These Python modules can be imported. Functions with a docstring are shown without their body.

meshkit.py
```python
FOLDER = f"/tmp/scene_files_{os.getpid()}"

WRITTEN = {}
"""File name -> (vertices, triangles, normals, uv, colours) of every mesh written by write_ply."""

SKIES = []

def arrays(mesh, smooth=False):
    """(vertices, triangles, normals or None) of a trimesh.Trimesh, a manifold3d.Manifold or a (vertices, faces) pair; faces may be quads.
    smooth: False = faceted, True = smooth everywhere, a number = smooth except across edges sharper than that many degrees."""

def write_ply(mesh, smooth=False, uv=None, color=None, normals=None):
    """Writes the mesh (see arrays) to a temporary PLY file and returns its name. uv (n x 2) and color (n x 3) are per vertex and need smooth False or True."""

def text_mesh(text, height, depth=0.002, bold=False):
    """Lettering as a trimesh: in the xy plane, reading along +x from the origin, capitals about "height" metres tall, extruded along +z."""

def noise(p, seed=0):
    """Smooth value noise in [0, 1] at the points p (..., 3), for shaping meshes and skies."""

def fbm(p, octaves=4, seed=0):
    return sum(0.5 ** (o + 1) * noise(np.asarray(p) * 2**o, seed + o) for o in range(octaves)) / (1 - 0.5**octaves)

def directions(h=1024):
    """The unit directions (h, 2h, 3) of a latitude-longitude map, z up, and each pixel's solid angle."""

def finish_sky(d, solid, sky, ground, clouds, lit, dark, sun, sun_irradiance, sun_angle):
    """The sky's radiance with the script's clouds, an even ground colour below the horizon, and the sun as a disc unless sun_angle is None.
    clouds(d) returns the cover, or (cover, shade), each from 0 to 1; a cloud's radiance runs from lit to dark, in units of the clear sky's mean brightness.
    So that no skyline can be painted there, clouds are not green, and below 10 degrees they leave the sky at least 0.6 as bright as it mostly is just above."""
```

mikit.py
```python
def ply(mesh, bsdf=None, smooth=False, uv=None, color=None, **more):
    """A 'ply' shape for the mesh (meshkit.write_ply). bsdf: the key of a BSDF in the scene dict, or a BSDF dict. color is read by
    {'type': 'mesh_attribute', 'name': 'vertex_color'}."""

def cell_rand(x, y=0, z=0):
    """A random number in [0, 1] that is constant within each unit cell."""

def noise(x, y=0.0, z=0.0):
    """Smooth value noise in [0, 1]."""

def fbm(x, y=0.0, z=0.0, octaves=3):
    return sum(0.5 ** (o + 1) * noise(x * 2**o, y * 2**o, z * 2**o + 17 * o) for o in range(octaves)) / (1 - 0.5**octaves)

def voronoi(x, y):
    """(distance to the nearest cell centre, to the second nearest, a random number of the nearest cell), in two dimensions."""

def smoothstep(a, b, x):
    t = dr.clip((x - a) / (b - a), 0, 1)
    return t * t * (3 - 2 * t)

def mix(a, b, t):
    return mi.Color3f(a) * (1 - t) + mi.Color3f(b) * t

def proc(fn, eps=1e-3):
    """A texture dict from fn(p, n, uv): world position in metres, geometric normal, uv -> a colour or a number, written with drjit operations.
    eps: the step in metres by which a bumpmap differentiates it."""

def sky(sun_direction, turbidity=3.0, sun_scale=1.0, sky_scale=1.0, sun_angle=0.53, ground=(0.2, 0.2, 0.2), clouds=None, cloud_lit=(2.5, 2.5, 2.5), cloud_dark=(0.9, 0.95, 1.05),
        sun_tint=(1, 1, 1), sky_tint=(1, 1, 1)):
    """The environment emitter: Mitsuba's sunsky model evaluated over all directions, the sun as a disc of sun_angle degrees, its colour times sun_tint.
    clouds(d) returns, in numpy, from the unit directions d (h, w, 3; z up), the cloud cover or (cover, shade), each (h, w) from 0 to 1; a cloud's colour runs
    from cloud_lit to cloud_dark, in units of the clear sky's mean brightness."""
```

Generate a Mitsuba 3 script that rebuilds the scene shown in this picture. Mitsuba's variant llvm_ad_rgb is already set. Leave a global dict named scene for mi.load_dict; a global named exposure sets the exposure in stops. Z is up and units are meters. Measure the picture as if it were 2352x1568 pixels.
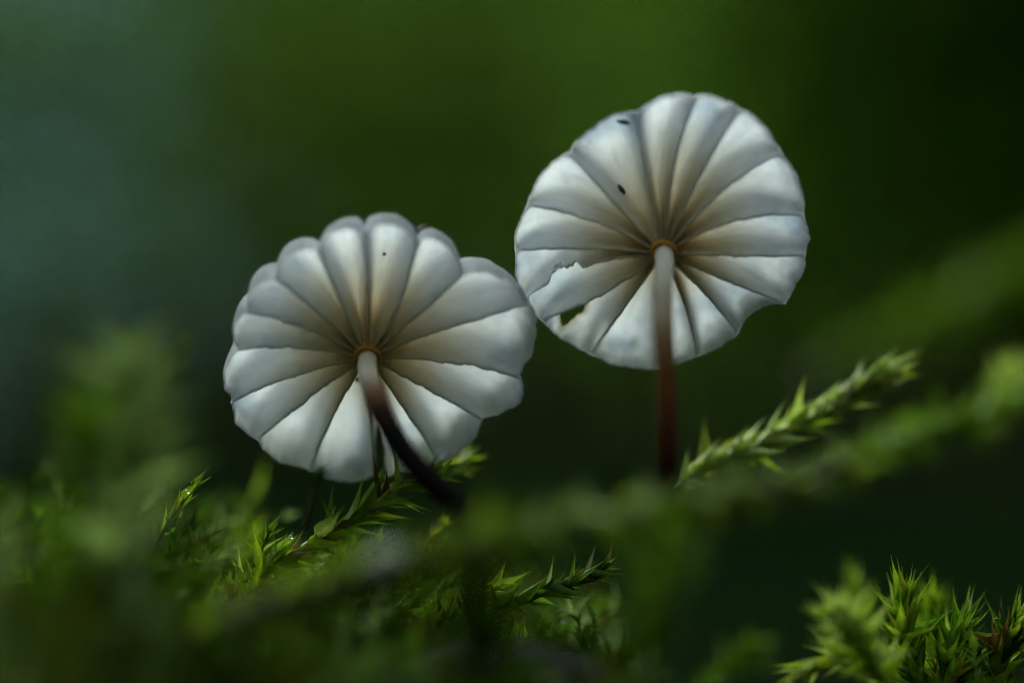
"""Two small white pinwheel mushrooms in moss, seen from below with a macro lens.
Everything is built at ten times life size (a 12 mm cap is 0.12 units wide)."""
import math, random
import numpy as np
import trimesh
import mitsuba as mi
import drjit as dr
import mikit, meshkit

random.seed(5)
rng = np.random.default_rng(5)
T = mi.ScalarTransform4f
scene, labels = {}, {}

# ------------------------------------------------------------------ camera, sky, exposure
CAM = np.array([0.0, -1.2, 0.30])
FOCUS = 1.2
FRAME = 0.42                                   # width of the frame at the plane of focus (y = 0)
scene['camera'] = {
    'type': 'thinlens', 'fov': math.degrees(2 * math.atan(FRAME / 2 / FOCUS)), 'fov_axis': 'x',
    'aperture_radius': 0.045, 'focus_distance': FOCUS, 'near_clip': 0.02, 'far_clip': 3000.0,
    'to_world': T().look_at(origin=CAM.tolist(), target=(CAM + [0, 1, 0]).tolist(), up=[0, 0, 1]),
}
scene['sky'] = mikit.sky([-0.42, 0.64, 0.66], turbidity=4, sun_scale=0.30, sun_angle=40, clouds=lambda d: 1.0,
                         cloud_lit=(0.58, 0.69, 0.75), sun_tint=(0.71, 0.98, 1.13), ground=(0.03, 0.05, 0.02))
exposure = 3.62

# ------------------------------------------------------------------ helpers
S = FRAME / 2352


def at(px, py, y):
    """The point at depth y (0 = plane of focus) that the lens sees at a pixel of the 2352-pixel-wide picture."""
    k = (FOCUS + y) / FOCUS
    return np.array([(px - 1176) * S * k, y, CAM[2] - (py - 784) * S * k])


def numbered(name):
    key, n = name, 0
    while key in labels or key in scene or any(k.startswith(key + '__') for k in scene):
        n += 1
        key = f'{name}_{n:03d}'
    return key


counters = {}


def part_key(parent, name):
    n = counters.get((parent, name), -1) + 1
    counters[(parent, name)] = n
    return f'{parent}__{name}' + (f'_{n:03d}' if n else '')


def tag(key, label=None, category=None, group=None, kind=None):
    d = labels.setdefault(key, {})
    for k, v in (('label', label), ('category', category), ('group', group), ('kind', kind)):
        if v:
            d[k] = v
    return key


def norm(v):
    v = np.asarray(v, float)
    return v / np.maximum(np.linalg.norm(v, axis=-1, keepdims=True), 1e-12)


def spline(ctrl, n):
    """Catmull-Rom through the control points."""
    c = np.asarray(ctrl, float)
    c = np.vstack([2 * c[0] - c[1], c, 2 * c[-1] - c[-2]])
    m = len(c) - 3
    u = np.linspace(0, m - 1e-9, n)
    i = np.floor(u).astype(int)
    t = (u - i)[:, None]
    p0, p1, p2, p3 = c[i], c[i + 1], c[i + 2], c[i + 3]
    return 0.5 * (2 * p1 + (p2 - p0) * t + (2 * p0 - 5 * p1 + 4 * p2 - p3) * t ** 2 + (3 * p1 - p0 - 3 * p2 + p3) * t ** 3)


def frames(p):
    """Tangent, and two normals carried along the polyline."""
    t = norm(np.gradient(p, axis=0))
    a = np.cross(t[0], [0.3, 0.9, 0.2])
    A = []
    for k in range(len(p)):
        a = norm(a - t[k] * np.dot(a, t[k]))
        A.append(a)
    A = np.array(A)
    return t, A, np.cross(t, A)


def tube(p, r, sides=14, rough=0.0, seed=0):
    p = np.asarray(p, float)
    n = len(p)
    t, a, b = frames(p)
    ang = np.arange(sides) * 2 * np.pi / sides
    rr = np.broadcast_to(r, (n,))[:, None] * np.ones(sides)
    ring = np.cos(ang)[None, :, None] * a[:, None] + np.sin(ang)[None, :, None] * b[:, None]
    if rough:
        q = p[:, None] + ring * rr[..., None]
        rr = rr * (1 + rough * (meshkit.fbm(q / (np.mean(r) * 1.3), 3, seed) - 0.5) * 2)
    v = (p[:, None] + ring * rr[..., None]).reshape(-1, 3)
    i, j = np.meshgrid(np.arange(n - 1), np.arange(sides), indexing='ij')
    j2 = (j + 1) % sides
    q = np.stack([i * sides + j, i * sides + j2, (i + 1) * sides + j2, (i + 1) * sides + j], -1).reshape(-1, 4)
    f = np.vstack([q[:, [0, 1, 2]], q[:, [0, 2, 3]]])
    v = np.vstack([v, p[0], p[-1]])
    k = np.arange(sides)
    f = np.vstack([f, np.stack([(k + 1) % sides, k, k * 0 + n * sides], 1),
                   np.stack([(n - 1) * sides + k, (n - 1) * sides + (k + 1) % sides, k * 0 + n * sides + 1], 1)])
    return trimesh.Trimesh(v, f, process=False)


def shape(v, f, n, bsdf, color=None, uv=None):
    path = meshkit.write_ply((v, f), False, uv, color, normals=n)
    return {'type': 'ply', 'filename': path, 'face_normals': False, 'bsdf': {'type': 'ref', 'id': bsdf}}


def join(meshes):
    V, F, k = [], [], 0
    for v, f in meshes:
        V.append(v)
        F.append(f + k)
        k += len(v)
    return np.vstack(V), np.vstack(F)


# ------------------------------------------------------------------ materials
def attr():
    return {'type': 'mesh_attribute', 'name': 'vertex_color'}


def rgb(*c):
    return {'type': 'rgb', 'value': list(c)}


# thin flesh lets more light through than the double wall of a gill: uv.x holds how much
scene['mushroom_flesh'] = {'type': 'principledthin', 'base_color': attr(), 'roughness': 0.45, 'diff_trans': mikit.proc(lambda p, n, uv: uv.x * 2.0), 'eta': 1.33}
scene['stem_skin'] = {'type': 'principled', 'base_color': attr(), 'roughness': 0.65, 'specular': 0.05}


def leaf_bsdf(c, rough=0.33, trans=0.9, f=900.0, wet=0.045):
    lo, hi = [a * b for a, b in zip(c, (0.45, 0.5, 0.5))], [a * b for a, b in zip(c, (1.45, 1.35, 1.3))]

    def tone(p, n, uv):
        v = mikit.fbm(p.x * 70, p.y * 70, p.z * 70, octaves=2) * 0.9 + mikit.noise(p.x * f, p.y * f, p.z * f) * 0.5
        return mikit.mix(lo, hi, dr.clip(v - 0.2, 0, 1))
    blade = {'type': 'principledthin', 'base_color': mikit.proc(tone), 'roughness': rough, 'diff_trans': trans, 'eta': 1.42}
    if not wet:
        return blade
    return {'type': 'blendbsdf', 'weight': wet, 'dry': blade, 'gloss': {'type': 'twosided', 'gloss': {'type': 'roughconductor', 'alpha': 0.22, 'material': 'none'}}}


scene['moss_bright'] = leaf_bsdf((0.340, 0.520, 0.020))
scene['moss_pale'] = leaf_bsdf((0.480, 0.640, 0.120), 0.4)
scene['moss_yellow'] = leaf_bsdf((0.300, 0.360, 0.012))
scene['moss_green'] = leaf_bsdf((0.120, 0.250, 0.012), wet=0.02)
scene['moss_mid'] = leaf_bsdf((0.200, 0.370, 0.016), wet=0.02)
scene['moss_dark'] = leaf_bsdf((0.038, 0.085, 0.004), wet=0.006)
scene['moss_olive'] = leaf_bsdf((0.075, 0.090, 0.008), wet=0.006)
scene['moss_grey'] = leaf_bsdf((0.200, 0.310, 0.085), 0.45, wet=0.02)
scene['moss_brown'] = leaf_bsdf((0.140, 0.080, 0.022), wet=0.02)
scene['moss_stem'] = {'type': 'principled', 'base_color': rgb(0.055, 0.045, 0.014), 'roughness': 0.6}


def brown(lo, hi, f):
    return mikit.proc(lambda p, n, uv: mikit.mix(lo, hi, mikit.fbm(p.x * f, p.y * f, p.z * f, octaves=4)))


scene['dark_bark'] = {'type': 'principled', 'base_color': brown((0.006, 0.005, 0.004), (0.035, 0.026, 0.016), 60), 'roughness': 0.8}
scene['twig_bark'] = {'type': 'principled', 'base_color': brown((0.03, 0.022, 0.014), (0.13, 0.10, 0.07), 90), 'roughness': 0.75}
scene['trunk_bark'] = {'type': 'principled', 'base_color': brown((0.03, 0.026, 0.02), (0.10, 0.09, 0.07), 2), 'roughness': 0.85}
scene['twig_highlight'] = {'type': 'principled', 'base_color': brown((0.22, 0.21, 0.20), (0.48, 0.47, 0.45), 120), 'roughness': 0.8}
scene['grit'] = {'type': 'principled', 'base_color': rgb(0.035, 0.020, 0.014), 'roughness': 0.5}
scene['water'] = {'type': 'dielectric', 'int_ior': 1.333}


def soil(p, n, uv):
    a = mikit.fbm(p.x * 14, p.y * 14, p.z * 14, octaves=4)
    far = mikit.fbm(p.x * 0.4, p.y * 0.4, octaves=3)
    return mikit.mix(mikit.mix((0.005, 0.005, 0.003), (0.018, 0.015, 0.008), a), (0.0025, 0.007, 0.002), mikit.smoothstep(0.35, 0.65, far))


scene['soil'] = {'type': 'principled', 'base_color': mikit.proc(soil), 'roughness': 1.0, 'specular': 0.0}


def foliage(c, f=0.5):
    lo, hi = [0.5 * a for a in c], [1.5 * a for a in c]
    return {'type': 'principledthin', 'roughness': 0.45, 'diff_trans': 1.4, 'eta': 1.4,
            'base_color': mikit.proc(lambda p, n, uv: mikit.mix(lo, hi, mikit.noise(p.x * f * 4, p.y * f * 4, p.z * f * 4) * 0.6 + mikit.noise(p.x * f, p.y * f, p.z * f) * 0.4))}


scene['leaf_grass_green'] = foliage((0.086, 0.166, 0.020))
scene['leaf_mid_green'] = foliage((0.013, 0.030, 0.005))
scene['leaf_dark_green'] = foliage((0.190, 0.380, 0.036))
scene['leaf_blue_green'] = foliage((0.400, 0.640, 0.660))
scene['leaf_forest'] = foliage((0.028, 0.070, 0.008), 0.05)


# ------------------------------------------------------------------ the setting: ground with the mossy bank
def smooth(a, b, x):
    t = np.clip((x - a) / (b - a), 0, 1)
    return t * t * (3 - 2 * t)


def bank(x, y):
    """Height of the forest floor: a low bank under the mushrooms, with a hollow to its right, flat further off."""
    x, y = np.asarray(x, float), np.asarray(y, float)
    top = 0.172 + 0.022 * smooth(-0.02, -0.16, x)
    top = top - 0.10 * smooth(0.03, 0.075, x) + 0.075 * smooth(0.115, 0.16, x) * smooth(0.16, 0.02, y)
    side = smooth(-0.75, -0.12, y) * smooth(0.95, 0.08, y) * smooth(-1.6, -0.4, x) * smooth(1.6, 0.4, x)
    p = np.stack([x, y, x * 0], -1)
    rough = (meshkit.fbm(p * 18, 4, 3) - 0.5) * 0.03 * side + (meshkit.fbm(p * 0.5, 3, 8) - 0.5) * 0.25 * smooth(2, 12, np.hypot(x, y))
    return top * side + rough


u = np.linspace(-1, 1, 421)
gx = np.sinh(u * 7.6) / np.sinh(7.6) * 600
X, Y = np.meshgrid(gx, gx, indexing='ij')
gv = np.stack([X, Y, bank(X, Y)], -1).reshape(-1, 3)
n = len(u)
i, j = np.meshgrid(np.arange(n - 1), np.arange(n - 1), indexing='ij')
gf = np.stack([i * n + j, (i + 1) * n + j, (i + 1) * n + j + 1, i * n + j + 1], -1).reshape(-1, 4)
scene['ground'] = mikit.ply((gv, gf), 'soil', smooth=True)
tag('ground', 'dark damp soil of the bank and the forest floor', kind='structure')

# ------------------------------------------------------------------ mushrooms
GILLS_LEFT = dict(
    ends=[(-2.1, 58.3), (19.2, 54.8), (37.7, 39.4), (64.0, 25.2), (61.1, -10.0), (47.8, -31.2), (30.4, -52.3), (13.6, -56.7), (4.0, -59.6),
          (-23.0, -56.8), (-44.5, -40.7), (-54.2, -21.8), (-51.9, 3.3), (-47.9, 21.0), (-37.0, 37.0), (-20.1, 50.2)],
    mids=[(0.0, 31.2), (12.9, 24.7), (22.3, 21.0), (31.9, 12.2), (36.3, -4.3), (26.4, -18.1), (17.1, -29.2), (8.4, -33.1), (2.0, -33.1),
          (-13.9, -31.1), (-23.5, -21.4), (-29.8, -10.4), (-29.0, 3.3), (-27.4, 13.6), (-21.2, 21.9), (-9.6, 21.9)])
GILLS_RIGHT = dict(
    ends=[(12.9, 61.5), (29.4, 56.5), (46.8, 37.9), (57.2, 11.1), (58.8, -6.4), (50.9, -27.7), (32.3, -40.8), (15.8, -51.8), (-0.1, -57.6),
          (-28.3, -50.5), (-48.5, -35.1), (-55.3, -25.0), (-59.2, -4.3), (-54.2, 15.3), (-37.6, 38.4), (-11.2, 55.3)],
    mids=[(4.7, 39.6), (14.6, 31.3), (24.9, 25.5), (29.2, 11.6), (33.6, -3.9), (25.3, -14.4), (17.6, -20.4), (10.3, -27.3), (0.0, -27.3),
          (-15.4, -27.3), (-24.9, -21.3), (-30.6, -8.4), (-33.0, -0.8), (-30.0, 12.0), (-21.6, 21.3), (-7.0, 30.5)])


def grid_normals(P):
    """P: (rows, cols, 3), cols periodic. Normals towards -axis are fixed by the caller."""
    dr_ = np.gradient(P, axis=0)
    dc = np.roll(P, -1, 1) - np.roll(P, 1, 1)
    return norm(np.cross(dc, dr_))


def sheet_faces(rows, cols, n_cols, keep=None):
    i, j = np.meshgrid(np.arange(rows - 1), cols, indexing='ij')
    j2 = (j + 1) % n_cols
    q = np.stack([i * n_cols + j, i * n_cols + j2, (i + 1) * n_cols + j2, (i + 1) * n_cols + j], -1).reshape(-1, 4)
    if keep is not None:
        q = q[keep(q)]
    return np.vstack([q[:, [0, 1, 2]], q[:, [0, 2, 3]]])


def used_only(v, f, *more):
    k, inv = np.unique(f, return_inverse=True)
    return (v[k], inv.reshape(f.shape)) + tuple(m[k] for m in more)


def make_cap(key, C, axes, gills, R, h_edge, depth, bulge, scallop, seed, crinkle={}, torn=None, holes=(), flat={}, tip_wave=0.019):
    """Cap (pleated shell of two skins and a lip), its gills and its collar. Returns point(k, s, t) on the underside."""
    e1, e2, a = (np.array(v) for v in axes)
    ends, mids = np.array(gills['ends']) / 1e3, np.array(gills['mids']) / 1e3
    K, NS, NT = len(ends), 110, 52
    r0 = 0.078 * R
    s = np.linspace(0, 1, NS) ** 1.15
    start = norm(mids) * r0
    ctrl = 2 * mids - 0.5 * (start + ends)
    ctrl = start + (ctrl - start) * 1.0
    G = ((1 - s) ** 2)[:, None, None] * start + (2 * s * (1 - s))[:, None, None] * ctrl + (s ** 2)[:, None, None] * ends     # NS, K, 2
    he = h_edge(s)[:, None] * np.ones(K)
    w = meshkit.fbm(np.stack([s[:, None] * 14 + np.zeros(K), np.arange(K)[None] * 7.3 + 0 * s[:, None], np.zeros((NS, K))], -1), 3, seed) - 0.5
    fine = meshkit.noise(np.stack([s[:, None] * 60 + np.zeros(K), np.arange(K)[None] * 3.1 + 0 * s[:, None], np.zeros((NS, K))], -1), seed) - 0.5
    env = np.sin(np.pi * np.clip(s, 0, 1))[:, None]
    he = he - R * env * (w * tip_wave * 3 + fine * tip_wave * 0.8)
    if torn:
        k, s0, s1, cut = torn
        he[:, k] -= R * cut * smooth(s0 - 0.03, s0 + 0.03, s) * smooth(s1 + 0.02, s1 - 0.02, s) * (0.85 + 0.16 * np.sin(s * 37) + 0.07 * np.sin(s * 131))
    gap = np.arccos(np.clip((norm(ends) * norm(np.roll(ends, -1, 0))).sum(-1), -1, 1))
    tau = np.linspace(0, 1, NT)
    tt = 0.5 - 0.5 * np.cos(np.pi * tau)
    th = 0.0011                                      # thickness of a gill's edge
    D = depth(s) * R
    inner, outer, A_all, s_all = [], [], [], []
    for k in range(K):
        k2 = (k + 1) % K
        g0, g1 = G[:, k], G[:, k2]
        wid = np.linalg.norm(g1 - g0, axis=1)
        m = np.minimum(th / 2 / np.maximum(wid, 1e-6), 0.2)
        t = m[:, None] + (1 - 2 * m[:, None]) * tt[None]
        x = np.abs(2 * tt - 1)
        A = np.clip(1 - x ** 2.3, 0, 1) ** (1 / 2.3)
        par = 4 * tt * (1 - tt)
        jit = 0.9 + 0.25 * meshkit.noise(np.array([k * 1.7, seed, 0.5]))
        arc = (1 / np.cos(gap[k] / 2) - 1)
        sc = flat.get(k, 0) * s ** 6 + arc * s ** 1.0 + scallop * jit * s ** 5
        P2 = g0[:, None] * (1 - t[..., None]) + g1[:, None] * t[..., None]
        ragged = (meshkit.fbm(P2[-1:] .repeat(NS, 0) @ np.array([[260, 0, 0], [0, 260, 0]]), 3, seed + 8) - 0.5) * (s ** 10)[:, None]
        P2 = P2 * (1 + sc[:, None] * par[None] + 0.035 * ragged)[..., None]
        bul = 1 + bulge(s)[:, None] * A[None]
        H = he[:, k][:, None] * (1 - t) + he[:, k2][:, None] * t
        q = np.stack([P2[..., 0] * 40, P2[..., 1] * 40, np.full_like(H, k * 3.0)], -1)
        wob = (meshkit.fbm(q * 2.2, 3, seed + 5) - 0.5) * (0.15 + 1.5 * crinkle.get(k, 1.0) * smooth(0.45, 1.0, s))[:, None] + (meshkit.fbm(q * 11, 2, seed + 6) - 0.5) * 0.2
        Hs = h_edge(s)[:, None]
        Hc = H + (Hs - H) * A[None] - D[:, None] * jit * A[None] + wob * 0.055 * R * A[None] * smooth(0.1, 0.4, s)[:, None]
        inner.append((P2 * bul[..., None], Hc))
        Ao = 0.60 + 0.40 * A
        ho_edge = h_edge(s)[:, None] * np.ones(NT)
        wall = 0.030 * R * (1 - 0.55 * s)[:, None]
        rim = smooth(0.90, 1.0, s)[:, None]
        outer.append((P2 * (1 + bulge(s)[:, None] * Ao[None])[..., None] * (1 + 0.016 * (1 - 0.3 * rim))[..., None],
                      (ho_edge * (1 - rim) + H * rim) - D[:, None] * jit * (Ao[None] * (1 - rim) + A[None] * rim) - wall + wob * 0.055 * R * A[None]))
        A_all.append(A)
        s_all.append(s)
    Ncol = K * NT

    def world(parts):
        P = np.concatenate([p for p, _ in parts], axis=1)
        H = np.concatenate([h for _, h in parts], axis=1)
        return C + P[..., :1] * e1 + P[..., 1:] * e2 + H[..., None] * a, P

    Pi, Pi2 = world(inner)
    Po, _ = world(outer)
    Ni, No = grid_normals(Pi), grid_normals(Po)
    if (Ni[NS // 2] @ a).mean() < 0:
        Ni = -Ni
    if (No[NS // 2] @ a).mean() > 0:
        No = -No
    # colour: cream to tan towards the stem, watery blotches near the margin
    sA = np.repeat(s[:, None], Ncol, 1)
    AA = np.tile(np.concatenate(A_all), (NS, 1))

    def colour(P, tan_reach=0.82):
        n1 = meshkit.fbm((P - C) * 55, 4, seed + 2)
        n2 = meshkit.fbm((P - C) * 160, 3, seed + 9)
        k = (1 - smooth(0.05, tan_reach, sA + (n1 - 0.5) * 0.12))[..., None]
        c = np.array([0.90, 0.92, 0.93]) * (1 - k) + np.array([0.80, 0.69, 0.47]) * k
        k2 = (1 - smooth(0.02, 0.22, sA))[..., None]
        c = c * (1 - k2) + np.array([0.58, 0.47, 0.29]) * k2
        blot = smooth(0.50, 0.66, n1)[..., None] * smooth(0.5, 0.9, sA)[..., None]
        cols = np.arange(Ncol)[None, :] + 0 * sA
        fib = meshkit.fbm(np.stack([cols * 0.55, sA * 9, np.full_like(sA, seed)], -1), 3, seed + 4)[..., None]
        c = c * (1 - np.array([0.24, 0.20, 0.15]) * blot) * (0.94 + 0.12 * n2[..., None]) * (0.90 + 0.18 * fib)
        return np.clip(c, 0, 0.95)

    thin = 0.03 + (0.46 + 0.36 * smooth(0.35, 0.95, sA)) * smooth(0.40, 1.0, AA) * smooth(0.0, 0.25, sA) + 0.26 * (1 - smooth(0.0, 0.35, AA)) * smooth(0.1, 0.5, sA)
    Ti = np.stack([thin, sA], -1)
    To = np.stack([0.58 + 0.22 * smooth(0.3, 0.95, sA), sA], -1)
    def hole_value(q2):
        val = np.full(q2.shape[:-1], 9.0)
        for hk, hs, ht, hr in holes:
            hc = Pi2[np.argmin(np.abs(s - hs)), hk * NT + int(ht * NT)]
            c, rad = q2 - hc, norm(hc)
            along, across = c @ rad, c @ np.array([-rad[1], rad[0]])
            turn = np.arctan2(across, along)
            val = np.minimum(val, ((along / hr[0]) ** 2 + (across / hr[1]) ** 2) / (1 + 0.22 * np.sin(3 * turn + 1) + 0.10 * np.sin(7 * turn)))
        return val

    hole_keep = (lambda q: hole_value(Pi2.reshape(-1, 2)[q].mean(1)) > 1) if holes else None
    bruise = (1 - smooth(1.0, 1.9, hole_value(Pi2)))[..., None] * 0.55     # browned flesh round a hole
    Ci, Co = colour(Pi), colour(Po, 0.3) * [0.82, 0.81, 0.84]
    Ci, Co = (c * (1 - bruise) + np.array([0.42, 0.30, 0.17]) * bruise for c in (Ci, Co))
    # cap: ceiling between the gills + outer skin + lip
    CUT = 0.80
    ceil_cols = [c for c in range(Ncol) if AA[0, c] > CUT and AA[0, (c + 1) % Ncol] > CUT]
    rest = sorted(set(range(Ncol)) - set(ceil_cols))
    fi = sheet_faces(NS, np.array(ceil_cols), Ncol, hole_keep)
    fo = sheet_faces(NS, np.arange(Ncol), Ncol, hole_keep)
    nv = NS * Ncol
    lipw = (Pi[-1] + Po[-1]) / 2 + norm(np.concatenate([p[-1] for p, _ in inner])[:, :1] * e1 + np.concatenate([p[-1] for p, _ in inner])[:, 1:] * e2) * 0.004 * R + a * 0.010 * R
    lip = np.stack([Pi[-1], lipw, Po[-1]])
    rim_cols = np.arange(Ncol)
    if hole_keep is not None:
        row = (NS - 2) * Ncol
        rim_cols = rim_cols[hole_keep(np.stack([row + rim_cols, row + (rim_cols + 1) % Ncol], 1))]
    fl = sheet_faces(3, rim_cols, Ncol) + 2 * nv
    lipn = norm(norm(lip - (C + a * np.einsum('ijk,k->ij', lip - C, a)[..., None])) + 0.8 * a)
    v = np.vstack([Pi.reshape(-1, 3), Po.reshape(-1, 3), lip.reshape(-1, 3)])
    nn = np.vstack([Ni.reshape(-1, 3), No.reshape(-1, 3), lipn.reshape(-1, 3)])
    cc = np.vstack([Ci.reshape(-1, 3), Co.reshape(-1, 3), np.tile(Co[-1], (3, 1))])
    parts_f = [fi, fo + nv, fl]
    if hole_keep is not None:                         # wall of the hole between the two skins
        full = sheet_faces(NS, np.arange(Ncol), Ncol, hole_keep)
        e = np.sort(np.vstack([full[:, [0, 1]], full[:, [1, 2]], full[:, [2, 0]]]), 1)
        ue, cnt = np.unique(e, axis=0, return_counts=True)
        b = ue[cnt == 1]
        row = b // Ncol
        b = b[((row > 0) & (row < NS - 1)).all(1)]
        parts_f += [np.stack([b[:, 0], b[:, 1], b[:, 1] + nv], 1), np.stack([b[:, 0], b[:, 1] + nv, b[:, 0] + nv], 1)]
    tt_ = np.vstack([Ti.reshape(-1, 2), To.reshape(-1, 2), np.tile(To[-1], (3, 1))])
    vv, ff, n2, c2, t2 = used_only(v, np.vstack(parts_f), nn, cc, tt_)
    scene[key + '__cap'] = shape(vv, ff, n2, 'mushroom_flesh', color=c2, uv=t2)
    # gills: the columns on both sides of each crease
    groups, cur = [], []
    for k in range(K):
        c0 = k * NT
        left = [c for c in rest if (c0 - NT // 2) <= c < (c0 + NT // 2)] + ([c for c in rest if c >= Ncol - NT // 2] if k == 0 else [])
        f = sheet_faces(NS, np.array(left), Ncol, hole_keep)
        vv, ff, n2, c2, t2 = used_only(Pi.reshape(-1, 3), f, Ni.reshape(-1, 3), Ci.reshape(-1, 3), Ti.reshape(-1, 2))
        scene[part_key(key, 'gill')] = shape(vv, ff, n2, 'mushroom_flesh', color=c2, uv=t2)
    # collar: the little ring round the stem to which the gills are joined, and the dimple inside it
    rows = [(0.050, -0.055), (0.085, -0.075), (0.094, -0.02), (0.090, 0.014), (0.080, 0.022), (0.066, 0.016), (0.055, -0.02), (0.02, -0.03)]
    ang = np.linspace(0, 2 * np.pi, 48, endpoint=False)
    ring = np.array([[C + R * (r * (1 + 0.05 * np.sin(3 * t + 1)) * (math.cos(t) * e1 + math.sin(t) * e2) + h * a) for t in ang] for r, h in rows])
    fr = sheet_faces(len(rows), np.arange(48), 48)
    m = trimesh.Trimesh(ring.reshape(-1, 3), fr, process=False)
    col = np.tile([0.58, 0.27, 0.04], (len(m.vertices), 1))
    vv, ff, n2 = meshkit.arrays(m, True)
    scene[key + '__collar'] = shape(vv, ff, n2, 'stem_skin', color=col)

    def point(k, s_, t_, outside=False):
        ii, jj = int(s_ * (NS - 1)), (k * NT + int(t_ * (NT - 1))) % Ncol
        return (Po[ii, jj], No[ii, jj]) if outside else (Pi[ii, jj], Ni[ii, jj])
    return point


def make_stem(key, ctrl, r0, r1, stops, seed):
    p = spline(ctrl, 90)
    p = p + 0.0011 * (np.stack([meshkit.fbm(p * 38 + q, 2, seed + 7) for q in (0, 5, 9)], -1) - 0.5)
    L = np.r_[0, np.cumsum(np.linalg.norm(np.diff(p, axis=0), axis=1))]
    L /= L[-1]
    r = (r0 + (r1 - r0) * smooth(0.0, 1.0, L))
    m = tube(p, r, 26, 0.08, seed)
    tv = np.r_[np.repeat(np.linspace(0, len(ctrl) - 1, 90), 26), 0, len(ctrl) - 1] + 0.3 * (meshkit.fbm(m.vertices * 120, 3, seed) - 0.5)
    xs = [s for s, _ in stops]
    col = np.stack([np.interp(tv, xs, [c[i] for _, c in stops]) for i in range(3)], 1)
    col *= (0.85 + 0.3 * meshkit.fbm(m.vertices * [220, 220, 60], 3, seed + 1))[:, None]
    v, f, n = meshkit.arrays(m, True)
    scene[key + '__stem'] = shape(v, f, n, 'stem_skin', color=col)


def knots(*pts):
    xs, ys = zip(*pts)
    return lambda s: np.interp(s, xs, ys)


def curve(*pts):
    from scipy.interpolate import PchipInterpolator
    xs, ys = zip(*pts)
    f = PchipInterpolator(xs, ys)
    return lambda s: f(np.clip(s, 0, 1))


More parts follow.
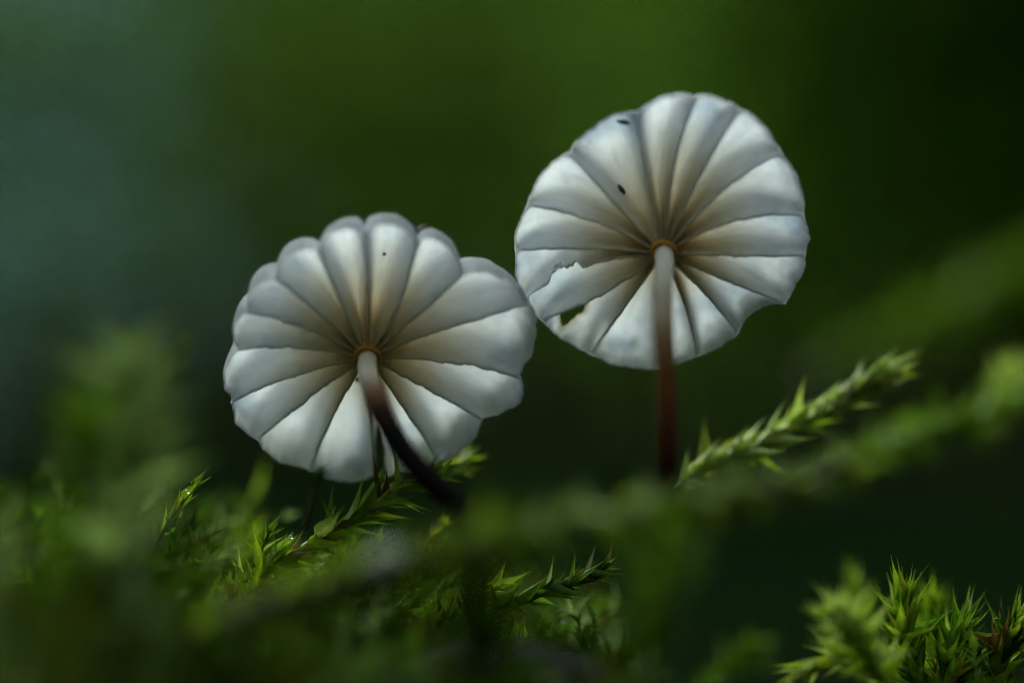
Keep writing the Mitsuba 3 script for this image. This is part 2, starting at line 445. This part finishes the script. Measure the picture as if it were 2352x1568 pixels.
C1 = np.array([-0.0588, -0.012, 0.2938])
AX1 = [[0.9974, 0.0718, 0.0], [0.0395, -0.5495, 0.8345], [0.0599, -0.8324, -0.5509]]
left = 'pinwheel_mushroom'
under_left = make_cap(left, C1, AX1, GILLS_LEFT, 0.06, h_edge=curve((0, 0), (0.3, -0.0015), (0.7, -0.0015), (1, 0)),
                      depth=curve((0, 0.05), (0.12, 0.20), (0.35, 0.35), (0.6, 0.39), (0.82, 0.33), (0.94, 0.19), (1, 0.035)),
                      bulge=curve((0, 0), (0.4, 0.03), (0.7, 0.075), (0.88, 0.07), (0.97, 0.03), (1, 0.005)), scallop=0.05, seed=3, flat={3: -0.01, 4: 0.07}, crinkle={3: 1.6, 4: 2.6, 5: 2.0, 6: 1.6, 9: 1.6, 10: 1.8}, holes=[(7, 0.97, 0.72, (0.013, 0.0026))])
make_stem(left, [C1 + np.array(AX1[2]) * -0.002, C1 + np.array(AX1[2]) * 0.012, at(852, 880, -0.032), at(880, 960, -0.045), at(930, 1040, -0.055),
                 at(990, 1105, -0.062), at(1050, 1165, -0.066), at(1085, 1260, -0.066), at(1092, 1420, -0.06), at(1095, 1640, -0.055)], 0.0038, 0.0058,
          [(0, (0.60, 0.50, 0.33)), (1, (0.68, 0.62, 0.50)), (1.9, (0.62, 0.51, 0.38)), (2.5, (0.24, 0.12, 0.06)), (2.95, (0.040, 0.016, 0.010)), (3.4, (0.008, 0.005, 0.005)), (9, (0.004, 0.003, 0.003))], 4)
tag(left, 'white mushroom with a scalloped cap and a bent black stem, lower left of the two', 'mushroom')

C2 = np.array([0.061, -0.02, 0.3356])
AX2 = [[1.0, 0.0, 0.0], [0.0, -0.4226, 0.9063], [0.0, -0.9063, -0.4226]]
right = 'pinwheel_mushroom_001'
under_right = make_cap(right, C2, AX2, GILLS_RIGHT, 0.06, h_edge=curve((0, 0), (0.35, -0.0045), (0.7, -0.0085), (1, -0.013)),
                       depth=curve((0, 0.05), (0.12, 0.17), (0.35, 0.29), (0.6, 0.31), (0.82, 0.23), (0.94, 0.12), (1, 0.02)),
                       bulge=curve((0, 0), (0.5, 0.01), (0.8, 0.035), (0.95, 0.02), (1, 0.0)), scallop=0.012, seed=11,
                       torn=(11, 0.56, 0.80, 0.17), flat={5: -0.10}, holes=[(9, 0.80, 0.62, (0.0062, 0.0048))])
make_stem(right, [C2 + np.array(AX2[2]) * -0.002, C2 + np.array(AX2[2]) * 0.010, at(1524, 660, -0.042), at(1525, 760, -0.05), at(1529, 850, -0.052),
                  at(1532, 1000, -0.055), at(1530, 1110, -0.055), at(1518, 1300, -0.05), at(1508, 1640, -0.05)], 0.0037, 0.0043,
          [(0, (0.60, 0.48, 0.30)), (1, (0.72, 0.68, 0.58)), (2, (0.66, 0.58, 0.46)), (3.1, (0.40, 0.25, 0.13)), (4.0, (0.20, 0.085, 0.028)), (5, (0.085, 0.026, 0.009)), (5.7, (0.025, 0.008, 0.005)), (9, (0.006, 0.003, 0.003))], 7)
tag(right, 'white mushroom with a rounder torn cap on a straight red-brown stem, the upper right one', 'mushroom')


def speck(p, n, size, d, label):
    """A crumb of dirt lying on the underside of a cap."""
    m = trimesh.creation.icosphere(2, 1.0)
    v = m.vertices * (1 + 1.3 * (meshkit.fbm(m.vertices * 1.7 + p * 90, 3, 1) - 0.5)[:, None])
    x = norm(np.asarray(d) - n * np.dot(d, n))
    y = np.cross(n, x)
    v = p + n * size[2] * 0.6 + v[:, :1] * x * size[0] + v[:, 1:2] * y * size[1] + v[:, 2:] * n * size[2]
    key = numbered('dirt_speck')
    scene[key] = mikit.ply(trimesh.Trimesh(v, m.faces, process=False), 'grit', smooth=True)
    tag(key, label, 'speck')


speck(*under_right(14, 0.46, 0.25), (0.0024, 0.0009, 0.0008), (0.4, 0, -0.8), 'dark elongated speck on a gill near the middle of the torn upper right cap')
speck(*under_right(14, 0.89, 0.72), (0.0026, 0.0011, 0.0009), (1, 0, 0.1), 'dark speck near the upper left rim of the torn upper right cap')
speck(*under_left(1, 0.90, 0.2, True), (0.0026, 0.0012, 0.0010), (0.9, 0, -0.4), 'dark speck on the top rim of the scalloped lower left cap')
speck(*under_left(8, 0.42, 0.4), (0.0012, 0.0011, 0.0010), (1, 0, 0), 'small round black speck just left of the bent black stem')
speck(*under_left(0, 0.60, 0.5), (0.0007, 0.0006, 0.0006), (1, 0, 0), 'tiny brown speck on an upper fold of the scalloped lower left cap')


# ------------------------------------------------------------------ moss
def leaf_mesh(b, d, T_, L, W, rows, cols, cup, recurve, twist=0.0, fold=0.0):
    """One pointed, cupped moss leaf from its base b along d; its inner face looks towards the shoot's tip T_."""
    d = norm(d)
    side = np.cross(d, T_)
    if np.linalg.norm(side) < 0.05:
        side = np.cross(d, [0.31, 0.2, 0.93])
    side = norm(side)
    nrm = np.cross(side, d)
    if np.dot(nrm, T_) < 0:
        nrm, side = -nrm, -side
    ct, st = math.cos(twist), math.sin(twist)
    side, nrm = side * ct + nrm * st, nrm * ct - side * st
    v = np.linspace(0, 1, rows)
    prof = (np.sin(np.pi * np.clip(v, 0, 1) ** 0.62) ** 0.85) * (1 - v) ** 1.1 + 0.25 * (1 - v) ** 3
    prof /= prof.max()
    prof[-1] = 0.012
    u = np.linspace(-1, 1, cols)
    mid = b + np.outer(v, d) * L - np.outer(v ** 2 * recurve * L, nrm)
    P = mid[:, None] + (u[None, :, None] * prof[:, None, None] * W / 2) * side + (((np.abs(u) ** 1.5)[None, :] * cup * W / 2 + np.abs(u)[None, :] * fold * W / 2)[..., None] * prof[:, None, None]) * nrm
    i, j = np.meshgrid(np.arange(rows - 1), np.arange(cols - 1), indexing='ij')
    q = np.stack([i * cols + j, i * cols + j + 1, (i + 1) * cols + j + 1, (i + 1) * cols + j], -1).reshape(-1, 4)
    return P.reshape(-1, 3), np.vstack([q[:, [0, 1, 2]], q[:, [0, 2, 3]]])


def shoot_leaves(p, n, L, W, spread, res=(7, 5), from_=0.05, cup=0.5, recurve=0.1, tip_tight=True, seed=0, taper=0.3, jitter=0.15, stray=0.0):
    r = np.random.default_rng(seed)
    t, a, b = frames(p)
    out = []
    for k in range(n):
        f = from_ + (1 - from_) * (k + 0.5) / n
        x = f * (len(p) - 1)
        i = min(int(x), len(p) - 2)
        w = x - i
        base = p[i] * (1 - w) + p[i + 1] * w
        ang = k * 2.39996 + r.normal(0, 0.25)
        rad = math.cos(ang) * a[i] + math.sin(ang) * b[i]
        sp = math.radians(spread * (1 - 0.65 * max(0, (f - 0.75) / 0.25) if tip_tight else 1) + r.normal(0, spread * jitter))
        if r.random() < stray:
            sp += math.radians(r.uniform(15, 38))
        d = math.cos(sp) * t[i] + math.sin(sp) * rad
        l = L * (1 - taper * abs(f - 0.45) / 0.55) * r.uniform(0.62, 1.2)
        out.append(leaf_mesh(base + rad * 0.0008, d, t[i], l, W * l / L, *res, cup * r.uniform(0.6, 1.4), recurve * r.normal(1, 0.8), r.normal(0, 0.35), 0.35))
    return out


def shoot(label, ctrl, n, L, W, spread, mats, r=0.0012, separate=True, group=None, category='moss shoot', name='moss_shoot', stem_mat='moss_stem', seed=None, **kw):
    """One moss shoot: a stem and its leaves. Where the lens is sharp every leaf is a part of its own, else they are one part."""
    key = numbered(name)
    tag(key, label, category, group)
    seed = len(labels) if seed is None else seed
    p = spline([at(*c) for c in ctrl] if len(ctrl[0]) == 3 and ctrl[0][0] > 10 or len(ctrl[0]) == 3 and abs(ctrl[0][0]) > 3 else ctrl, 40)
    st = tube(p, np.linspace(r, r * 0.45, len(p)), 7)
    scene[key + '__stem'] = mikit.ply(st, stem_mat, smooth=True)
    rr = np.random.default_rng(seed + 99)
    lv = shoot_leaves(p, n, L, W, spread, seed=seed, **kw)
    if separate:
        for v, f in lv:
            scene[part_key(key, 'leaf')] = mikit.ply((v, f), mats[int(rr.integers(len(mats)))], smooth=True)
    else:
        v, f = join(lv)
        k2 = key + '__leaves'
        scene[k2] = mikit.ply((v, f), mats[0], smooth=True)
        labels[k2] = {'kind': 'stuff'}
    return key


BN = 'moss_brown'
BR, PA, YE, GR, DK, OL, GY = 'moss_bright', 'moss_pale', 'moss_yellow', 'moss_green', 'moss_dark', 'moss_olive', 'moss_grey'
sharp = dict(res=(8, 5))
shoot('single upright green moss tip with a pointed end, left of the scalloped cap', [(290, 1420, 0), (350, 1270, 0), (385, 1205, 0), (425, 1145, 0), (445, 1118, 0)], 11, 0.0135, 0.0055, 14, [BR, BR, YE, GR], from_=0.35, **sharp)
shoot('leafy moss shoot rising under the scalloped cap to the foot of the black stem', [(470, 1470, 0.02), (560, 1340, 0.0), (690, 1265, 0.0), (800, 1195, 0.0), (900, 1130, 0.004), (1000, 1092, 0.008)], 80, 0.025, 0.0066, 28, [BR, BR, YE, GR, PA, BN], from_=0.1, stray=0.35, **sharp)
shoot('yellowish moss tip showing past the right side of the bent black stem', [(950, 1130, 0.03), (1010, 1092, 0.035), (1075, 1055, 0.04)], 18, 0.016, 0.0065, 20, [YE, BR, PA], stray=0.15, **sharp)
shoot('bright pale green moss shoot rising to the right of the red-brown stem', [(1540, 1130, 0.028), (1640, 1062, 0.034), (1760, 1010, 0.038), (1880, 945, 0.042), (1970, 895, 0.044), (2030, 860, 0.046)], 120, 0.0225, 0.0078, 18, [PA, BR, PA, YE, PA], from_=0.04, recurve=-0.06, stray=0.2, taper=0.1, **sharp)
shoot('small yellow-green moss shoot low in front, left of the black bark', [(720, 1580, 0.02), (800, 1475, 0.0), (880, 1425, 0.0), (965, 1375, 0.0)], 40, 0.018, 0.0058, 22, [YE, BR, BR, GR], stray=0.25, **sharp)
shoot('small green moss shoot lying low between the two stems', [(1060, 1500, 0.02), (1140, 1400, 0.0), (1220, 1368, 0.0), (1310, 1335, 0.004), (1385, 1305, 0.006)], 48, 0.020, 0.0058, 24, [GR, GR, DK, OL], stray=0.25, **sharp)
shoot('tiny moss shoot with two thin tips, left of the shoot under the scalloped cap', [(560, 1380, 0), (592, 1275, 0), (622, 1215, 0)], 16, 0.013, 0.0030, 22, [BR, GR, PA], **sharp)
shoot('middle moss shoot of the lower right clump, with long upright leaves', [(2120, 1600, 0.0), (2080, 1480, 0.0), (2075, 1380, 0.0)], 85, 0.025, 0.0068, 34, [BR, GR, BR, GR, YE], stray=0.25, recurve=-0.12, **sharp)
shoot('leaning moss shoot of the lower right clump, right of its middle', [(2180, 1640, 0.002), (2175, 1520, 0.004), (2215, 1430, 0.008)], 72, 0.024, 0.0068, 34, [BR, GR, GR], stray=0.25, recurve=-0.12, **sharp)
shoot('moss shoot with glassy leaves at the right edge of the lower right clump', [(2270, 1640, 0.0), (2300, 1510, 0.0), (2340, 1430, 0.0)], 62, 0.024, 0.0068, 34, [BR, GR, BR, DK, BN], stray=0.25, recurve=-0.12, **sharp)
shoot('blurred bright moss shoot at the left end of the lower right clump', [(2060, 1620, -0.03), (1990, 1500, -0.045), (1930, 1410, -0.05)], 78, 0.023, 0.0068, 44, [PA, BR, PA], stray=0.2, recurve=-0.1, **sharp)
shoot('pale green moss tip pointing down to the left below the lower right clump', [(2080, 1540, -0.02), (1990, 1510, -0.03), (1900, 1520, -0.03), (1850, 1545, -0.03)], 50, 0.021, 0.0052, 16, [PA, BR, YE], stray=0.15, recurve=-0.05, **sharp)
shoot('dark green moss shoot behind the middle of the lower right clump', [(2230, 1640, 0.05), (2150, 1500, 0.05), (2140, 1400, 0.05)], 70, 0.025, 0.0058, 40, [BR, GR, BR, DK], recurve=-0.1, **sharp)
shoot('blurred moss shoot leaning left behind the lower right clump', [(2120, 1640, 0.06), (2000, 1500, 0.07), (1965, 1360, 0.08)], 70, 0.026, 0.0062, 30, [PA, BR, GR], recurve=-0.05, **sharp)
shoot('short moss shoot at the bottom of the lower right clump', [(2130, 1680, -0.012), (2150, 1600, -0.01), (2200, 1540, -0.01)], 50, 0.020, 0.0052, 48, [GR, YE, DK, BN], recurve=-0.15, **sharp)

soft = dict(separate=False, res=(6, 4))
shoot('blurred upright olive moss shoot behind, left of the scalloped cap', [(285, 1300, 0.10), (320, 1080, 0.10), (370, 920, 0.10), (412, 790, 0.10)], 44, 0.018, 0.006, 24, [OL], r=0.003, **soft)
shoot('large blurred pale grey-green moss shoot at the left edge', [(250, 1440, -0.15), (280, 1150, -0.17), (300, 980, -0.17), (300, 860, -0.17)], 26, 0.042, 0.018, 55, [GY], **soft)
shoot('blurred plain green moss shoot far left, beside the pale one', [(120, 1400, -0.20), (160, 1200, -0.20), (195, 1040, -0.20), (205, 960, -0.20)], 40, 0.026, 0.011, 38, [GR], **soft)
shoot('blurred moss shoot at the right edge, highest and farthest of the slanting ones', [(1850, 880, 0.55), (2050, 765, 0.55), (2250, 655, 0.55), (2450, 545, 0.55)], 70, 0.036, 0.014, 40, ['moss_mid'], r=0.004, **soft)
shoot('blurred moss shoot slanting to the right edge below the bright pale one', [(1840, 1120, 0.17), (1990, 1040, 0.17), (2130, 985, 0.17), (2260, 950, 0.17), (2400, 890, 0.17)], 70, 0.026, 0.011, 44, ['moss_mid'], r=0.003, **soft)
shoot('blurred round moss tip at the right edge above the lower right clump', [(2220, 1020, 0.2), (2290, 930, 0.2), (2320, 870, 0.2)], 34, 0.026, 0.013, 36, [PA], **soft)
shoot('blurred moss shoot low in the dark hollow, left of the lower right clump', [(1560, 1660, 0.14), (1660, 1540, 0.14), (1730, 1490, 0.14)], 26, 0.022, 0.010, 40, [GR], **soft)

shoot('blurred green moss tuft in front of the foot of the red-brown stem', [(1480, 1560, -0.20), (1510, 1380, -0.21), (1540, 1230, -0.22)], 46, 0.022, 0.010, 40, [GR], **soft)
shoot('blurred dark moss tuft in front of the foot of the bent black stem', [(1060, 1620, -0.2), (1100, 1510, -0.21), (1130, 1420, -0.22)], 46, 0.020, 0.010, 42, [DK], **soft)
shoot('small dark moss tip in front of the lower rim of the scalloped cap', [(700, 1210, -0.035), (724, 1125, -0.04), (735, 1082, -0.04)], 11, 0.009, 0.0035, 34, [DK], from_=0.5, **soft)

r = np.random.default_rng(123)
where = ['left of the tiny two-tipped shoot', 'under the middle of the scalloped cap', 'at the foot of the bent black stem']
for k in range(18):
    px, py, y = r.uniform(430 + 230 * (k // 6), 660 + 230 * (k // 6)), r.uniform(1330, 1420), r.uniform(-0.03, 0.07)
    dx, h = r.uniform(30, 130), r.uniform(60, 140)
    shoot(f'thin green moss shoot of the tangle {where[k // 6]}', [(px - dx, py + 90, y), (px, py, y), (px + dx * 0.5, py - h * 0.5, y + 0.005), (px + dx * 1.2, py - h, y + 0.01)],
          34, r.uniform(0.012, 0.019), 0.0045, r.uniform(18, 34), [[BR, GR, GR, OL, YE][k % 5]], group=f'thin moss shoots {where[k // 6]}', separate=False, stray=0.25, res=(7, 4), seed=400 + k)

# the out-of-focus twig in front of both stems, overgrown with moss
tw = [at(*c) for c in [(430, 1500, -0.15), (560, 1420, -0.17), (720, 1365, -0.18), (880, 1310, -0.19), (1050, 1272, -0.19), (1250, 1215, -0.18), (1500, 1175, -0.17), (1700, 1140, -0.16), (1950, 1075, -0.13)]]
twig = tag(numbered('mossy_twig'), 'blurred brown twig overgrown with moss, slanting in front of both stems', 'twig')
p = spline(tw, 80)
scene[twig + '__bark'] = mikit.ply(tube(p, np.linspace(0.0048, 0.0030, 80), 12, 0.25, 5), 'twig_bark', smooth=True)
lv = shoot_leaves(p, 300, 0.022, 0.009, 50, res=(6, 4), seed=61, from_=0.02, tip_tight=False)
for k, mat in enumerate((OL, GR, BR)):
    v, f = join(lv[k::3])
    key = part_key(twig, 'moss_leaves')
    scene[key] = mikit.ply((v, f), mat, smooth=True)
    labels[key] = {'kind': 'stuff'}
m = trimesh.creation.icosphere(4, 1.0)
lp = at(890, 1285, -0.195)  # bright highlight on the twig, built as a whitish lump
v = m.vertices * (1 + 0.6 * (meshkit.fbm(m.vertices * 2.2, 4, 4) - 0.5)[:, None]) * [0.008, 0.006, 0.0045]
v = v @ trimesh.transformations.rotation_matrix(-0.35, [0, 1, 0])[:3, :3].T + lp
scene['lichen_patch'] = mikit.ply(trimesh.Trimesh(v, m.faces, process=False), 'twig_highlight', smooth=True)
tag('lichen_patch', 'blurred whitish patch added as a highlight on the twig in front of the black stem', 'twig_highlight')

m = trimesh.creation.icosphere(5, 1.0)
v = m.vertices * (1 + 0.5 * (meshkit.fbm(m.vertices * 2.0, 5, 14) - 0.5)[:, None]) * [0.044, 0.03, 0.020] + at(1130, 1600, -0.10)
scene['bark_piece'] = mikit.ply(trimesh.Trimesh(v, m.faces, process=False), 'dark_bark', smooth=True)
tag('bark_piece', 'black blurred piece of bark at the bottom edge, below the bent black stem', 'bark')

# the mat of small shoots covering the bank, its shade put into dark leaves
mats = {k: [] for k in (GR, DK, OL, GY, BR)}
choice = [DK, DK, DK, DK, DK, DK, OL, OL, GR, GY]  # mostly dark leaves, standing in for the shade low on the bank
made = 0
r = np.random.default_rng(77)
while made < 2000:
    x, y = r.uniform(-0.34, 0.34), r.uniform(-0.34, 0.42)
    z = float(bank(x, y))
    if 0.035 < x < 0.125 and r.random() < 0.8 and y < 0.2:
        continue
    lean = np.array([r.normal(0.35, 0.5), r.normal(0, 0.4), 1.0])
    if x > 0.02:
        lean[2] *= 0.7
    h = r.uniform(0.02, 0.05) * (1.1 if x < -0.13 else 0.6)
    b = np.array([x, y, z - 0.004])
    tip = b + norm(lean) * h
    p = spline([b, (b + tip) / 2 + r.normal(0, 0.003, 3), tip], 8)
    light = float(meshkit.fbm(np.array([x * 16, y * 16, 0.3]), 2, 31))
    pick = choice if light < 0.60 or y < -0.06 else [DK, GR, GR, BR, OL, GY] if light < 0.73 else [GR, BR, BR, GY, GR]  # the front keeps the dark mix, as shade in the leaf colour
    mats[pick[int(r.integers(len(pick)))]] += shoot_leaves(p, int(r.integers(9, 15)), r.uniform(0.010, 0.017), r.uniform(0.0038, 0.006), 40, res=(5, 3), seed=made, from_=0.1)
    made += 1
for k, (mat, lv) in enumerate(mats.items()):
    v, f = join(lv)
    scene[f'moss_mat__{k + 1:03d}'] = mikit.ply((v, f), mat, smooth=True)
tag('moss_mat', 'thick mat of small green moss shoots covering the bank, coloured dark for the shade low in front', 'moss', kind='stuff')

# drops of water on the sharp moss leaves
for px, py, y, rr_, lab in [(2288, 1424, -0.004, 0.0017, 'largest clear water drop, on a leaf of the lower right clump'), (2130, 1505, -0.006, 0.0011, 'clear water drop low in the middle of the lower right clump'),
                            (2395 - 60, 1490, -0.004, 0.0009, 'small clear water drop at the right side of the lower right clump'), (740, 1290, -0.003, 0.0012, 'clear water drop on the moss shoot under the scalloped cap'),
                            (668, 1232, -0.003, 0.0009, 'small clear water drop on the tiny two-tipped moss shoot'), (430, 1128, -0.005, 0.0010, 'clear water drop on the single upright moss tip')]:
    key = numbered('water_drop')
    m = trimesh.creation.icosphere(3, rr_)
    m.vertices *= [1, 1, 0.85]
    m.apply_translation(at(px, py, y))
    scene[key] = mikit.ply(m, 'water', smooth=True)
    tag(key, lab, 'water drop')


# ------------------------------------------------------------------ the wood behind, and unseen trees round the camera
def leaf_cloud(c, rad, n, size, seed, droop=0.3):
    r = np.random.default_rng(seed)
    d = norm(r.normal(size=(n, 3)))
    lump = 0.65 + 0.7 * meshkit.fbm(d * 1.8 + seed, 3, seed)
    q = np.asarray(c) + d * (r.random((n, 1)) ** 0.45) * lump[:, None] * np.asarray(rad)
    a = norm(r.normal(size=(n, 3)) + d * 0.6 - np.array([0, 0, droop]))
    b = norm(np.cross(a, norm(r.normal(size=(n, 3))) + np.array([0, 0, 0.8])))
    l = size * r.uniform(0.6, 1.3, (n, 1))
    nn = np.cross(a, b)
    v = np.stack([q, q + a * l * 0.5 + b * l * 0.28 + nn * l * 0.08, q + a * l, q + a * l * 0.5 - b * l * 0.28 + nn * l * 0.08], 1).reshape(-1, 3)
    k = np.arange(n)[:, None] * 4
    return v, np.vstack([k + [0, 1, 2], k + [0, 2, 3]])


def shrub(label, px, Y, width, height, mat, n, leaf, seed, z0=0.0):
    key = numbered('shrub')
    tag(key, label, 'shrub')
    k = (FOCUS + Y) / FOCUS
    x = (px - 1176) * S * k
    r = np.random.default_rng(seed)
    base = np.array([x, Y, float(bank(x, Y)) - 0.05])
    for q in range(4):
        tip = base + np.array([r.uniform(-0.35, 0.35) * width, r.uniform(-0.3, 0.3) * width, height * r.uniform(0.5, 0.8)])
        mid = (base + tip) / 2 + r.normal(0, 0.06 * width, 3)
        scene[part_key(key, 'stem')] = mikit.ply(tube(spline([base, mid, tip], 14), np.linspace(0.022, 0.006, 14) * height * 0.5, 8, 0.1, q), 'trunk_bark', smooth=True)
    v, f = leaf_cloud(base + [0, 0, height * 0.52], (width / 2, width / 2.4, height * 0.5), n, leaf, seed)
    v = v[:]
    v[:, 2] = np.maximum(v[:, 2], 0.02)
    scene[key + '__foliage'] = mikit.ply((v, f), mat, smooth=False)


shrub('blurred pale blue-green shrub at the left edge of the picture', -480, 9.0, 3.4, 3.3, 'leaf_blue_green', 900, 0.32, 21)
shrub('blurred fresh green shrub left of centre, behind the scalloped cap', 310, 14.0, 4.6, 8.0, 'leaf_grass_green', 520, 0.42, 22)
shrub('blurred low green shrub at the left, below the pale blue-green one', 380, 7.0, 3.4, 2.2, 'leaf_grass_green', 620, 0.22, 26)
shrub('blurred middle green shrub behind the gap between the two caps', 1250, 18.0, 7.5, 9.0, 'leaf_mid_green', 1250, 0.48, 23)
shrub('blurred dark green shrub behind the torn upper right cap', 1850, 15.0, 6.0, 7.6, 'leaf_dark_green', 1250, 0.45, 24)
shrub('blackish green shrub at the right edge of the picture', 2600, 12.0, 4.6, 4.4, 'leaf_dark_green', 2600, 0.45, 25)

r = np.random.default_rng(9)
woods, trunks = [], []
for k in range(34):
    ang = 2 * math.pi * k / 34 + r.normal(0, 0.05)
    d = r.uniform(95, 140) if math.sin(ang) > 0.2 else r.uniform(48, 75)  # added unseen trees behind the camera stand close, blocking sky light from the front
    h = r.uniform(24, 34) if math.sin(ang) > 0.2 else r.uniform(44, 62)  # those are made tall; the far side stays low to let backlight in
    c = np.array([math.cos(ang) * d, math.sin(ang) * d, 0])
    trunks.append(tube(spline([c - [0, 0, 1], c + [0.6, 0.3, h * 0.45], c + [0, 0.4, h * 0.9]], 10), np.linspace(1.6, 0.4, 10), 10, 0.1, k))
    woods.append(leaf_cloud(c * 1.15 + [r.normal(0, 3), r.normal(0, 3), 6.0], (14, 14, 9), 2600, 3.0, 300 + k))
    woods.append(leaf_cloud(c + [0, 0, h * 0.52], (9.5, 9.5, h * 0.5), 2600, 2.6, 100 + k))
v, f = join(woods)
scene['woodland__001'] = mikit.ply((v, f), 'leaf_forest', smooth=False)
scene['woodland__002'] = mikit.ply(trimesh.util.concatenate(trunks), 'trunk_bark', smooth=True)
tag('woodland', 'dark blurred wood closing the background behind the shrubs, with added tall trees out of view behind the camera', 'woodland', kind='stuff')
